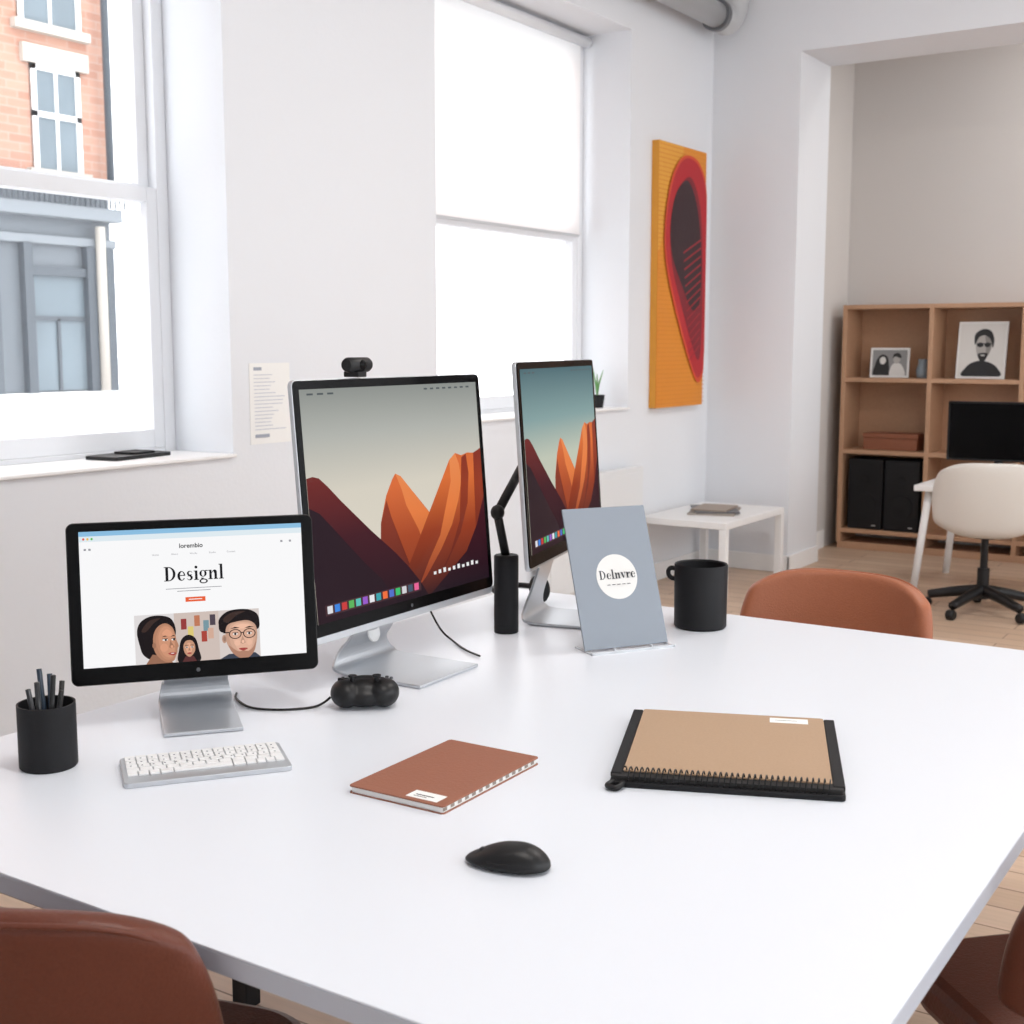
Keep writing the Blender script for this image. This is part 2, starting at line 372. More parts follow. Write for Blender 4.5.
for (a,b,c,d) in ((7.5,8.02,3.02,3.93),(7.4,8.06,4.28,5.4),(5.6,6.2,3.02,3.93),(5.6,6.2,4.28,5.4)):
    L+= [((fx-.02,a-.07,c-.08),(fx+.07,b+.07,c),0),((fx-.02,a-.09,d),(fx+.05,b+.09,d+.16),0),((fx-.02,a,c),(fx+.012,b,d),1),
         ((fx,a,c),(fx+.03,a+.05,d),2),((fx,b-.05,c),(fx+.03,b,d),2),((fx,a,(c+d)/2),(fx+.03,b,(c+d)/2+.05),2),((fx,a,d-.05),(fx+.03,b,d),2),((fx,(a+b)/2-.015,c),(fx+.025,(a+b)/2+.015,d),2)]
boxes('upper_windows',L,[STONE,DGL,WH],g)
L=[((fx-.02,7.36,1.05),(fx+.01,7.98,2.10),1),((fx-.02,5.4,1.05),(fx+.01,6.9,2.10),1)]
for y in (7.30,7.98,8.2,6.95,5.3): L.append(((fx,y,1.03),(fx+.08,y+.09,2.36),0))
L+=[((fx,7.36,2.08),(fx+.06,8.0,2.16),0),((fx,7.36,1.68),(fx+.03,8.0,1.72),0),((fx,7.66,1.05),(fx+.03,7.69,1.7),0)]
for i in range(44): L.append(((fx+.15,6.0+i*.055,2.72),(fx+.165,6.012+i*.055,2.93),0))
L.append(((fx+.14,6.0,2.92),(fx+.175,8.36,2.945),0))
boxes('shopfront_details',L,[SHOPD,DGL],g)
tube('drain_pipe',[(fx+.1,8.12,1.03),(fx+.1,8.12,2.55)],.045,STONE,g,smoothpts=False)
tube('downpipe',[(fx+.1,8.27,2.95),(fx+.1,8.27,9)],.035,SHOPD,g,smoothpts=False)
boxes('street_ground',[((-30,-10,-3.2),(-4.2,40,-3.0))],mat('pavement',(200,200,200),.9,vary=.1))

# ---------------------------------------------------------------- painting
g=group('abstract_painting',(XW,7.32,1.08),math.pi/2)
box('stretcher',(.66,.045,1.58),(0,-.0235,.79),mat('canvas_edge',(216,150,56),.8,bump=.1,bscale=200),g)
c=Canvas(.66,1.58)
OR=mat('paint_orange',(222,142,46),.7,bump=.3,bscale=90); RD=mat('paint_red',(176,26,36),.6,bump=.1); OR2=mat('paint_scarlet',(206,72,34),.6); DK=mat('paint_maroon',(44,16,24),.6,bump=.1); YE=mat('paint_amber',(226,162,62),.7,bump=.3,bscale=90)
c.rect(0,0,1,1,OR); c.poly([(0,0),(.5,0),(.2,.25),(.0,.4)],YE,True)
RG=mat('paint_ridge',(214,134,42),.7)
for i in range(60):
    v=.01+i*.0165; c.rect(0,v,1,v+.003,RG)
c.poly([(.60,.03),(.84,.055),(.995,.17),(1,.5),(.995,.82),(.94,.895),(.82,.90),(.60,.79),(.34,.62),(.14,.45),(.11,.30),(.22,.14),(.40,.055)],OR2,True)
c.poly([(.61,.04),(.83,.07),(.985,.185),(.99,.5),(.985,.81),(.92,.88),(.81,.88),(.62,.775),(.37,.61),(.17,.44),(.14,.30),(.25,.15),(.42,.065)],RD,True)
WI=mat('paint_wine',(122,18,32),.6)
c.poly([(.50,.125),(.66,.115),(.82,.19),(.90,.32),(.93,.55),(.92,.76),(.86,.82),(.72,.76),(.48,.61),(.27,.46),(.22,.32),(.32,.19)],WI,True)
c.poly([(.46,.14),(.60,.13),(.76,.20),(.86,.32),(.90,.46),(.86,.60),(.70,.62),(.46,.52),(.27,.42),(.22,.31),(.30,.20)],DK,True)
RB=mat('paint_rib',(150,26,38),.6)
for i in range(14):
    v=.34+i*.032; c.poly([(.50+.012*i,v+.06),(.88,v),(.885,v+.007),(.50+.012*i,v+.067)],RB)
c.done('picture',g,(0,-.0475,0))

# wall notice
g=group('wall_notice',(XW,3.735,1.075),math.pi/2)
box('sheet',(.225,.002,.315),(0,-.0015,.1575),PAPER,g,bev=0)
c=Canvas(.225,.315); GR=mat('print_grey',(196,200,210),.8); GR2=mat('print_darkgrey',(160,166,178),.8)
c.rect(.1,.05,.3,.09,GR2)
for i in range(16): c.rect(.1,.14+i*.045,.1+random.uniform(.35,.8),.150+i*.045,GR)
c.rect(.1,.88,.45,.92,GR2); c.done('print',g,(0,-.0028,0))
# flat wall convector under far window
g=group('wall_convector_heater',(0,0,0)); RP=mat('radiator_enamel',(224,226,228),.4)
boxes('panel',[((XW+.05,5.65,.13),(XW+.11,6.72,.755)),((XW+.11,5.68,.16),(XW+.114,6.69,.725)),((XW+.05,5.75,0),(XW+.10,5.80,.13)),((XW+.05,6.5,0),(XW+.10,6.55,.13))],RP,g,bev=.003)

# objects on sills
g=group('black_tablet',(-3.79,3.20,1.047),math.radians(8))
prism('slab',rrect(.15,.30,.012),0,.014,BLACK,g,bev=.002)
prism('cover',rrect(.10,.12,.01),.014,.022,BLACKM,g,(.0,.03,0),bev=.002)
g=group('potted_plant',(-3.70,6.56,1.097))
lathe('pot',[(0,0),(.035,0),(.045,.075),(.04,.075),(.032,.01),(0,.01)],BLACKM,g)
LEAF=mat('leaf_green',(96,150,84),.5)
for i in range(5):
    a=i*1.3; rr=.035+.015*(i%3)
    tube('leaf_%d'%i,[(0,0,.06),(rr*.3*math.cos(a),rr*.3*math.sin(a),.14),(rr*math.cos(a),rr*math.sin(a),.20+.02*(i%4))],lambda t:.001+.004*math.sin(math.pi*min(1,t+.02)),LEAF,g,seg=6)

# ---------------------------------------------------------------- side table
g=group('side_table',(0,0,0))
sx0,sx1,sy0,sy1=-3.53,-2.97,6.78,7.68
boxes('top',[((sx0,sy0,.405),(sx1,sy1,.445))],WHITEP,g,bev=.004)
boxes('legs',[((x,y,0),(x+.045,y+.045,.405)) for x in (sx0,sx1-.045) for y in (sy0,sy1-.045)],WHITEP,g,bev=.003)
g=group('magazine_pile',(-3.25,7.24,.445),.3)
prism('magazine_1',rrect(.28,.40,.004),0,.010,mat('mag_a',(150,140,130),.5),g)
prism('magazine_2',rrect(.26,.36,.004),.010,.020,mat('mag_b',(92,90,92),.5),g,rot=(0,0,.25))
prism('magazine_3',rrect(.22,.30,.004),.020,.028,mat('mag_c',(150,136,122),.5),g,rot=(0,0,-.15))

# ---------------------------------------------------------------- bookshelf
g=group('bookshelf',(0,0,0)); bx0=-3.085; cw=.605; n=4; th=.03; y0,y1=9.0,9.35
L=[]
for i in range(n+1): L.append(((bx0+i*cw,y0,.05),(bx0+i*cw+th,y1,1.74)))
for z in (.12,.69,1.20,1.71):
    for i in range(n): L.append(((bx0+th+i*cw,y0+.004,z),(bx0+(i+1)*cw,y1,z+th)))
L.append(((bx0,y0+.03,0),(bx0+n*cw+th,y1,.05)))
L.append(((bx0+th,y1-.012,.15),(bx0+n*cw,y1,1.71)))
boxes('carcass',L,OAK,g,bev=.002)
def picframe(name,x,y,z,W,H,kind,rz=0):
    g=group(name,(x,y,z),rz,rx=math.radians(-8))
    box('frame',(W,.014,H),(0,.007,H/2),mat('frame_white',(232,232,230),.4),g)
    c=Canvas(W-.03,H-.03,.0002); K=mat('photo_black',(30,30,32),.5); M=mat('photo_mid',(140,140,140),.5); Li=mat('photo_light',(222,220,216),.5); S=mat('photo_skin_grey',(178,174,170),.5); S2=mat('photo_skin_shadow',(140,136,132),.5)
    c.rect(0,0,1,1,Li)
    if kind=='p':
        c.poly([(.12,1),(.16,.84),(.30,.74),(.50,.70),(.72,.74),(.88,.84),(.92,1)],K,True)
        c.poly([(.36,.40),(.38,.22),(.52,.15),(.66,.20),(.72,.38),(.68,.55),(.58,.68),(.48,.70),(.40,.58)],S,True)
        c.poly([(.56,.24),(.66,.22),(.71,.38),(.67,.55),(.58,.66),(.60,.45)],S2,True)
        c.poly([(.34,.40),(.33,.20),(.50,.10),(.68,.14),(.76,.30),(.74,.46),(.68,.30),(.55,.22),(.42,.26)],K,True)
        c.ellipse(.46,.40,.075,.045,K); c.ellipse(.62,.40,.07,.045,K); c.rect(.38,.37,.7,.385,K)
        c.poly([(.42,.58),(.53,.55),(.64,.57),(.60,.68),(.53,.72),(.46,.68)],K,True); c.ellipse(.53,.60,.05,.012,Li)
    else:
        c.rect(0,0,1,1,M)
        c.poly([(.05,1),(.08,.6),(.16,.3),(.30,.18),(.44,.3),(.48,.6),(.50,1)],K,True); c.ellipse(.30,.42,.09,.15,Li)
        c.poly([(.52,1),(.56,.62),(.70,.50),(.86,.62),(.94,1)],Li,True); c.ellipse(.70,.36,.10,.18,S); c.poly([(.58,.34),(.62,.16),(.74,.12),(.83,.24),(.80,.32),(.66,.26)],K,True)
    c.done('photo',g,(0,-.0004,.015))
picframe('framed_photo',-2.78,9.12,1.232,.27,.21,'g',.1)
picframe('framed_photo',-2.16,9.12,1.232,.33,.39,'p',-.05)
picframe('framed_photo',-1.72,9.10,1.232,.22,.26,'p',-.1)
lathe('glass_jar',[(0,0),(.042,0),(.05,.05),(.035,.10),(.038,.13),(.03,.13),(.03,.1),(.042,.05),(0,.01)],mat('jar_glass',(128,138,146),.15),None,(-2.54,9.12,1.232))
g=group('wooden_box',(-2.73,9.14,.722)); BX=mat('box_wood',(140,84,58),.5,vary=.1)
box('body',(.38,.20,.085),(0,0,.0425),BX,g); box('lid',(.39,.21,.03),(0,0,.102),BX,g)
for i,x in enumerate((-2.89,-2.63)):
    g=group('bookshelf_speaker',(x,9.15,.152)); box('cabinet',(.245,.26,.50),(0,0,.25),BLACKM,g,bev=.006)
    lathe('woofer',[(0,.0),(.03,.0),(.075,.006),(.085,.005),(.085,0)],BLACKM,g,(0,-.131,.17),(math.pi/2,0,0))
    lathe('tweeter',[(0,.004),(.02,.003),(.032,0)],BLACKM,g,(0,-.131,.36),(math.pi/2,0,0))
    c2=box('badge',(.03,.004,.008),(.07,-.132,.03),SILVER,g)

# ---------------------------------------------------------------- back desk with monitor + office chair
g=group('white_desk',(0,0,0)); dz=.64
boxes('top',[((-2.15,7.62,dz-.035),(-.7,8.42,dz))],WHITEP,g,bev=.004)
for i,(x,y,dx,dy) in enumerate(((-2.08,7.70,-.06,-.05),(-2.08,8.34,-.06,.05),(-.78,7.70,.06,-.05),(-.78,8.34,.06,.05))):
    tube('leg_%d'%i,[(x,y,dz-.035),(x+dx,y+dy,.0)],.022,WHITEP,g,smoothpts=False)
g=group('desktop_monitor',(-1.79,8.12,dz),math.radians(6))
prism('panel',rrect(.60,.36,.008,4,0,.30),-.015,.015,BLACK,g,plane='XZ')
prism('screen',rrect(.575,.335,.004,2,0,.30),-.0165,-.015,GLASSB,g,plane='XZ')
box('neck',(.05,.02,.15),(0,.02,.085),BLACK,g); prism('foot',rrect(.24,.16,.03),0,.012,BLACK,g)
def shell_chair(name,loc,rz):
    g=group(name,loc,rz); SH=mat('chair_shell_offwhite',(206,202,196),.6,bump=.08,bscale=150)
    bm=bmesh.new(); nx,nt_=18,16; V=[]
    for j in range(nt_+1):
        t=j/nt_; row=[]
        for i in range(nx+1):
            s=-1+2*i/nx
            if t<.45:
                k=t/.45; y=.23-.40*k; z=.45-.02*math.sin(math.pi*k)+.02*(1-k); wd=.25+.03*k
            else:
                k=(t-.45)/.55; y=-.17-.07*math.sin(k*math.pi/2)-.03*k; z=.45+.40*k**1.15; wd=.28+.01*math.sin(math.pi*k)-.03*k**4
            lift=.10*abs(s)**3*(1-abs(t-.45)*1.4) if t<.95 else 0
            fwd=.12*abs(s)**2.5*math.sin(min(1,max(0,(t-.25)/.75))*math.pi*.75)
            top=-.05*abs(s)**4 if t>.6 else 0
            row.append(bm.verts.new((s*wd,y+fwd,z+max(0,lift)+top*(t-.6)*2.5)))
        V.append(row)
    for j in range(nt_):
        for i in range(nx): bm.faces.new((V[j][i],V[j][i+1],V[j+1][i+1],V[j+1][i]))
    finish(bm,'shell',SH,g,smooth=True,mods=[m_solid(.035),m_sub(1)])
    lathe('post',[(0,.08),(.032,.08),(.032,.25),(.02,.25),(.02,.41),(.06,.415),(.06,.43),(0,.43)],BLACK,g)
    for i in range(5):
        a=math.radians(90+72*i)
        tube('star_%d'%i,[(0,0,.13),(.15*math.cos(a),.15*math.sin(a),.105),(.29*math.cos(a),.29*math.sin(a),.075)],lambda t:.034-.010*t,BLACK,g)
        lathe('caster_%d'%i,[(0,-.022),(.022,-.022),(.028,-.015),(.028,.015),(.022,.022),(0,.022)],BLACK,g,(.30*math.cos(a),.30*math.sin(a),.028),(math.pi/2,0,a))
    return g
shell_chair('office_chair',(-1.64,7.22,0),math.radians(18))

# ---------------------------------------------------------------- main desk
DX0,DX1,DY0,DY1,DT=-2.06,-.37,1.03,3.17,.74
g=group('conference_table',(0,0,0))
boxes('top',[((DX0,DY0,DT-.003),(DX1,DY1,DT))],DESK,g,bev=.0015)
boxes('edge_band',[((DX0,DY0,DT-.03),(DX1,DY1,DT-.003))],DESKEDGE,g,bev=.001)
L=[]
for y in (1.94,3.0):
    for x in (DX0+.06,DX1-.50): L.append(((x,y-.022,0),(x+.045,y+.022,DT-.03)))
    L.append(((DX0+.06,y-.02,DT-.07),(DX1-.455,y+.02,DT-.03)))
L.append(((DX0+.06,1.14,0),(DX0+.105,1.184,DT-.03)));L.append(((DX1-.34,1.14,0),(DX1-.295,1.184,DT-.03)))
L.append(((DX0+.06,1.11,DT-.09),(-1.25,1.15,DT-.03)))
boxes('frame',L,BLACKM,g,bev=.003)

# ---------------------------------------------------------------- monitors
def em(n,c): return mat('scr_'+n,c,emit=1.0)
def monitor(name,loc,yaw,tilt,W,H,zb,chin,bw,bd,bf,bezel,draw,hole=False,neckw=(.12,.09),bot=.022,HM=SILVER,top_b=None,sx=0.0):
    """loc on desk under the glass; zb height of glass bottom above desk"""
    g=group(name,(loc[0],loc[1],DT),math.radians(yaw))
    d=group('display',(0,0,zb),0,g,rx=math.radians(-tilt))
    tH=H+chin; cz=H/2-chin/2
    prism('housing',rrect(W+.004,tH+.004,.014,6,0,cz),.001,.012,HM,d,plane='XZ',bev=.002)
    bm=bmesh.new(); a=[(x,.012,z) for x,z in rrect(W,tH,.014,6,0,cz)]; b=[(x,.030,z) for x,z in rrect(W*.8,tH*.8,.05,6,0,cz)]; c_=[(x,.038,z) for x,z in rrect(W*.5,tH*.5,.05,6,0,cz)]
    R=[[bm.verts.new(p) for p in q] for q in (a,b,c_)]; N=len(a)
    for q,r in zip(R,R[1:]):
        for i in range(N): bm.faces.new((q[i],q[(i+1)%N],r[(i+1)%N],r[i]))
    bm.faces.new(R[-1]); bm.faces.new(R[0][::-1]); finish(bm,'back_cover',SILVER,d,smooth=False)
    prism('glass',rrect(W,H,.012,6,0,H/2),-.002,.001,GLASSB,d,plane='XZ')
    tb=bezel if top_b is None else top_b
    c=Canvas(W-2*bezel,H-tb-bot,.00006); draw(c); c.done('screen_image',d,(0,-.0022,bot))
    lathe('logo_dot',[(0,.0004),(.004,.0004),(.004,0)],mat('logo_grey',(70,72,76),.4),d,(0,-.0022,bot*.45),(math.pi/2,0,0),seg=20)
    top=zb+.10; by=bd-bf
    path=[(-bf,.0045),(-bf*.3,.0050),(by*.55,.0065),(by*.8,.017),(by*.80,.05),(by*.55,zb*.75),(.045+.0,zb+.06),(.042,top+.03)]
    path=[(p.x,max(.0045,p.y)) for p in catmull([(a,b,0) for a,b in path],5)]
    bm=bmesh.new(); rows=[]; n=len(path)
    for i,(y,z) in enumerate(path):
        t=i/(n-1); wd=bw if t<.42 else bw+(neckw[0]-bw)*min(1,(t-.42)/.2) 
        if t>.7: wd=neckw[0]+(neckw[1]-neckw[0])*(t-.7)/.3
        rows.append([bm.verts.new((sx-wd/2,y,z)),bm.verts.new((sx+wd/2,y,z))])
    for a,b in zip(rows,rows[1:]): bm.faces.new((a[0],a[1],b[1],b[0]))
    o=finish(bm,'stand',SILVER,g,mods=[m_solid(.007),m_bevel(.0015,2)])
    if hole: lathe('cable_grommet',[(0,0),(.016,0),(.020,.003),(.022,.0)],mat('grommet',(228,228,228),.5),g,(sx,by*.62-.008,zb*.62),(math.radians(78),0,0))
    return g,d
def wallpaper(tag,sky):
    def draw(c):
        h=c.H
        c.rect(0,0,1,1,grad('scr_sky_'+tag,sky,0,h))
        mar=grad('scr_maroon_'+tag,[(0,(34,20,30)),(.35,(66,24,34)),(.62,(112,42,40))],0,h)
        orr=grad('scr_orange_'+tag,[(0,(110,44,30)),(.3,(166,72,38)),(.55,(216,108,58)),(.7,(200,94,50))],0,h)
        or2=grad('scr_orange2_'+tag,[(0,(58,28,30)),(.3,(150,62,36)),(.55,(218,112,58)),(.72,(206,104,60))],0,h)
        dkr=grad('scr_rust_'+tag,[(0,(60,24,28)),(.5,(150,62,40)),(.7,(130,52,42))],0,h)
        rid=grad('scr_ridge_'+tag,[(.1,(150,66,40)),(.4,(226,124,66)),(.7,(232,142,86))],0,h)
        c.poly([(.38,1.0),(.35,.72),(.36,.62),(.40,.50),(.44,.43),(.46,.405),(.49,.42),(.53,.47),(.60,.56),(.70,.68),(.80,1.0)],orr)
        c.poly([(.46,.405),(.49,.42),(.53,.47),(.60,.56),(.70,.68),(.76,.8),(.62,.82),(.57,.68),(.51,.56),(.49,.48)],rid)
        c.poly([(.35,.72),(.36,.62),(.40,.52),(.42,.60),(.45,.72),(.52,.88),(.40,.9)],dkr)
        c.poly([(.40,1.0),(.55,.86),(.64,.76),(.72,.62),(.77,.46),(.79,.375),(.83,.345),(.87,.36),(.91,.35),(.95,.355),(1,.335),(1,1)],or2)
        c.poly([(.79,.375),(.83,.345),(.85,.40),(.86,.48),(.83,.58),(.78,.69),(.70,.80),(.60,.91),(.55,.95),(.62,.84),(.70,.73),(.76,.60),(.79,.48)],rid)
        c.poly([(.87,.37),(.90,.355),(.91,.45),(.89,.60),(.83,.74),(.74,.86),(.66,.95),(.76,.82),(.83,.68),(.87,.54),(.88,.45)],dkr)
        c.poly([(.95,.355),(1,.335),(1,.9),(.92,1),(.86,.98),(.94,.80),(.97,.6),(.95,.46)],dkr)
        c.poly([(1,.58),(1,1),(.62,1),(.74,.93),(.86,.84),(.94,.72)],mar,False)
        c.poly([(0,.375),(.03,.37),(.06,.38),(.10,.42),(.16,.49),(.22,.555),(.30,.64),(.36,.70),(.43,.77),(.50,.85),(.56,.93),(.60,1),(0,1)],mar)
        c.poly([(0,.50),(.05,.53),(.10,.59),(.18,.69),(.26,.785),(.34,.87),(.42,1),(0,1)],em('deep_'+tag,(40,22,32)))
        cols=[(220,220,225),(60,130,220),(200,60,60),(90,180,90),(90,190,180),(150,90,200),(230,230,235),(60,160,170),(240,110,60),(80,110,200),(60,190,110),(210,210,215),(70,90,110),(230,100,150)]
        c.rect(.04,.925,.56,.972,em('dockbar_'+tag,(70,44,50)))
        for i,k in enumerate(cols): c.rect(.05+i*.036,.931,.05+i*.036+.026,.964,em('icon%d'%i,k))
        for i in range(10): c.rect(.64+i*.03,.90-(i%3)*.004,.64+i*.03+.016,.914,em('wht',(235,235,235)))
        for i in range(8): c.rect(.66+i*.038,.018,.66+i*.038+.02,.026,em('dark',(80,86,90)))
        for i in range(3): c.rect(.03+i*.05,.018,.03+i*.05+.03,.026,em('dark',(80,86,90)))
    return draw
def website(c):
    Wt=em('page',(248,248,249)); c.rect(0,0,1,1,Wt)
    c.rect(0,0,1,.035,em('tab',(140,190,224))); c.rect(0,.035,1,.075,em('toolbar',(222,234,240)))
    K=em('ink',(24,24,28)); Gy=em('greytxt',(150,150,156)); 
    for i,k in enumerate(((230,90,80),(240,190,70),(100,190,90))): c.ellipse(.02+i*.018,.055,.005,.009,em('dot%d'%i,k))
    c.text('lorembio',.49,.15,.0085,K,.02)
    for i,t in enumerate(('Home','About','Works','Studio','Contact')): c.text(t,.33+i*.085,.20,.0035,Gy)
    c.rect(.02,.125,.03,.14,Gy); c.rect(.04,.125,.05,.14,Gy); c.rect(.90,.125,.91,.14,Gy); c.rect(.94,.125,.95,.14,Gy)
    c.serif('Designl',.50,.395,.0275,K,Wt)
    c.rect(.37,.45,.62,.455,Gy); c.rect(.42,.47,.57,.475,Gy)
    c.rect(.455,.52,.545,.555,em('button',(232,96,54))); c.rect(.47,.534,.53,.54,Wt)
    x0,x1,y0=.225,.785,.635
    c.rect(x0,y0,x1,1,em('photo_bg',(206,190,182))); c.rect(x0,y0,.40,1,em('photo_bg2',(222,218,218))); c.rect(.60,y0,x1,1,em('photo_bg3',(214,204,200)))
    for a,b,k in ((.43,.68,(150,60,60)),(.49,.66,(190,120,90)),(.53,.70,(120,150,160)),(.46,.74,(220,200,120)),(.56,.66,(80,70,80)),(.52,.78,(170,70,60)),(.55,.76,(210,170,150))): c.rect(a,b,a+.025,b+.08,em('b%d'%int(a*100),k))
    H=em('hair',(30,24,26)); H2=em('hair_light',(62,46,42)); LIP=em('lip',(166,70,66)); WE=em('eyew',(236,230,226)); TEE=em('teeth',(244,238,234))
    def tones(t,base):
        f=lambda k: em('skin_%s_%d'%(t,int(k*100)),tuple(min(255,int(x*k)) for x in base))
        return f
    # woman, three-quarter view to the right
    s=tones('a',(206,148,118))
    c.poly([(.245,.86),(.235,.76),(.25,.69),(.29,.65),(.34,.645),(.385,.67),(.405,.74),(.40,.82),(.36,.94),(.30,.97),(.26,.93)],H,True)
    c.poly([(.255,.75),(.29,.68),(.34,.665),(.31,.70),(.275,.76)],H2,True)
    c.poly([(.27,1),(.30,.93),(.36,.95),(.39,1)],s(.74)); 
    c.poly([(.305,.80),(.325,.73),(.36,.705),(.39,.735),(.403,.79),(.407,.83),(.416,.875),(.411,.895),(.409,.925),(.402,.95),(.392,.985),(.36,.992),(.33,.96),(.308,.90)],s(.88),True)
    c.poly([(.318,.81),(.338,.735),(.368,.72),(.394,.76),(.401,.84),(.400,.92),(.382,.972),(.35,.965),(.325,.90)],s(.94),True)
    c.poly([(.328,.80),(.345,.74),(.37,.73),(.392,.77),(.398,.84),(.396,.92),(.378,.960),(.35,.94),(.334,.88)],s(1.0),True)
    c.poly([(.345,.78),(.365,.75),(.385,.77),(.385,.80),(.36,.80)],s(1.08),True); c.ellipse(.352,.885,.018,.03,s(1.06))
    for e,w in ((.357,.012),(.394,.009)): c.ellipse(e,.828,w,.008,WE); c.ellipse(e+.003,.828,.005,.008,H); c.poly([(e-w-.003,.806),(e,.795),(e+w,.802),(e,.803)],H); c.rect(e-w,.818,e+w,.822,H)
    c.poly([(.380,.83),(.398,.885),(.382,.893),(.374,.885)],s(.80)); c.ellipse(.386,.88,.006,.01,s(1.1))
    c.poly([(.368,.930),(.388,.922),(.405,.930),(.390,.946)],LIP,True); c.ellipse(.388,.930,.008,.003,TEE)
    c.ellipse(.308,.865,.008,.022,s(.78))
    # small woman centre
    s=tones('b',(208,156,128))
    c.poly([(.415,1),(.418,.90),(.43,.83),(.46,.80),(.492,.83),(.505,.91),(.508,1)],H,True); c.poly([(.43,1),(.445,.96),(.48,.96),(.495,1)],em('scarf',(90,50,50)))
    c.poly([(.437,.88),(.45,.845),(.475,.845),(.488,.88),(.486,.93),(.463,.965),(.442,.935)],s(.95),True); c.ellipse(.462,.90,.014,.04,s(1.08))
    for e in (.452,.475): c.ellipse(e,.893,.006,.006,WE); c.ellipse(e,.893,.003,.006,H); c.rect(e-.008,.876,e+.008,.880,H)
    c.poly([(.462,.895),(.468,.918),(.458,.918)],s(.8)); c.ellipse(.463,.938,.010,.006,LIP)
    # man with glasses
    s=tones('c',(224,178,154))
    c.poly([(.60,1),(.64,.965),(.76,.965),(.785,1)],em('shirt',(60,66,80)))
    c.poly([(.612,.80),(.598,.74),(.605,.69),(.64,.645),(.69,.632),(.74,.64),(.775,.675),(.785,.73),(.775,.79),(.70,.80)],H,True)
    c.poly([(.62,.70),(.66,.655),(.72,.65),(.68,.68),(.64,.73)],H2,True)
    c.poly([(.628,.80),(.64,.745),(.68,.725),(.73,.72),(.762,.75),(.772,.80),(.77,.87),(.757,.94),(.728,.992),(.69,.992),(.652,.94),(.632,.88)],s(.88),True)
    c.poly([(.642,.80),(.655,.745),(.69,.73),(.735,.735),(.758,.765),(.765,.84),(.75,.93),(.715,.985),(.68,.96),(.652,.90)],s(.94),True)
    c.poly([(.655,.80),(.67,.745),(.71,.735),(.745,.755),(.755,.83),(.745,.92),(.71,.965),(.675,.92)],s(1.0),True)
    c.poly([(.67,.765),(.70,.745),(.735,.755),(.735,.775),(.70,.78)],s(1.07),True); c.ellipse(.68,.885,.014,.022,s(1.05)); c.ellipse(.735,.885,.012,.022,s(1.04))
    c.ellipse(.622,.85,.011,.032,s(.84)); c.ellipse(.623,.85,.006,.02,s(.7))
    c.poly([(.640,.90),(.660,.925),(.685,.95),(.705,.945),(.73,.95),(.752,.922),(.766,.88),(.757,.95),(.728,1),(.69,1),(.655,.955)],em('beard',(176,130,108)),True)
    for e in (.672,.736):
        c.ellipse(e,.818,.029,.037,H); c.ellipse(e,.818,.0245,.031,s(.97)); c.ellipse(e,.818,.011,.009,WE); c.ellipse(e,.818,.005,.009,H); c.rect(e-.013,.806,e+.013,.810,H); c.poly([(e-.022,.776),(e,.764),(e+.022,.772),(e,.776)],H)
    c.rect(.698,.806,.710,.813,H); c.rect(.618,.80,.645,.808,H)
    c.poly([(.704,.83),(.718,.886),(.705,.895),(.693,.888)],s(.84)); c.ellipse(.706,.878,.006,.012,s(1.08))
    c.poly([(.685,.930),(.705,.924),(.727,.930),(.706,.946)],LIP,True)
monitor('desktop_computer',(-1.829,1.692),51,9.3,.46,.303,.086,.0,.145,.235,.098,.021,website,neckw=(.125,.115),bot=.031,HM=BLACK,top_b=.015)
sky1=[(0,(222,214,198)),(.55,(212,206,192)),(.8,(176,178,172)),(1,(140,144,140))]
sky2=[(0,(205,200,180)),(.5,(190,196,180)),(.72,(132,160,160)),(1,(78,108,116))]
gt,dt=monitor('large_desktop_computer',(-1.757,2.270),91.8,4.6,.685,.526,.124,.014,.225,.26,.145,.016,wallpaper('a',sky1),hole=True,neckw=(.15,.13),bot=.026,top_b=.018,sx=-.06)
monitor('large_desktop_computer',(-1.698,2.868),104,4.0,.655,.490,.190,.006,.20,.22,.10,.016,wallpaper('b',sky2),neckw=(.12,.10),bot=.030,top_b=.016)

# webcam clipped on the large monitor
g=group('webcam',(-1.797,2.14,1.392),math.radians(92))
box('clip',(.03,.04,.012),(0,.006,.006),BLACKM,g)
lathe('body',[(0,-.038),(.013,-.038),(.016,-.032),(.016,.032),(.013,.038),(0,.038)],BLACK,g,(0,0,.026),(0,math.pi/2,0))
lathe('lens',[(0,.004),(.008,.003),(.011,0)],GLASSB,g,(0,-.016,.026),(math.pi/2,0,0))

# ---------------------------------------------------------------- desk items
g=group('pen_cup',(-1.843,1.357,DT))
lathe('cup',[(0,0),(.046,0),(.0485,.003),(.0485,.112),(.0455,.112),(.0455,.006),(0,.006)],BLACKM,g)
PC=[BLACK,mat('pen_blue',(24,44,62),.4),mat('pen_grey',(28,29,32),.3),BLACK,mat('pen_steel',(60,62,66),.3,.5)]
for i in range(7):
    a=i*2.4; r0=.012; r1=.030
    p0=(r0*math.cos(a),r0*math.sin(a),.008); p1=(r1*math.cos(a+.4),r1*math.sin(a+.4),.135+.010*((i*3)%4))
    tube('pen_%d'%i,[p0,p1],.0045,PC[i%5],g,smoothpts=False,seg=10)
g=group('keyboard',(-1.612,1.500,DT),math.radians(53))
prism('chassis',rrect(.276,.142,.008),0,.009,SILVER,g,bev=.0015)
L=[]; kw=.0175
rows=[(.048,14),(.0285,14),(.009,13),(-.0105,12)]
for z,nk in rows:
    wk=.262/nk
    for i in range(nk): L.append(((-.131+i*wk+.001,z-.0085,.009),(-.131+(i+1)*wk-.001,z+.0085,.0125)))
x=-.131
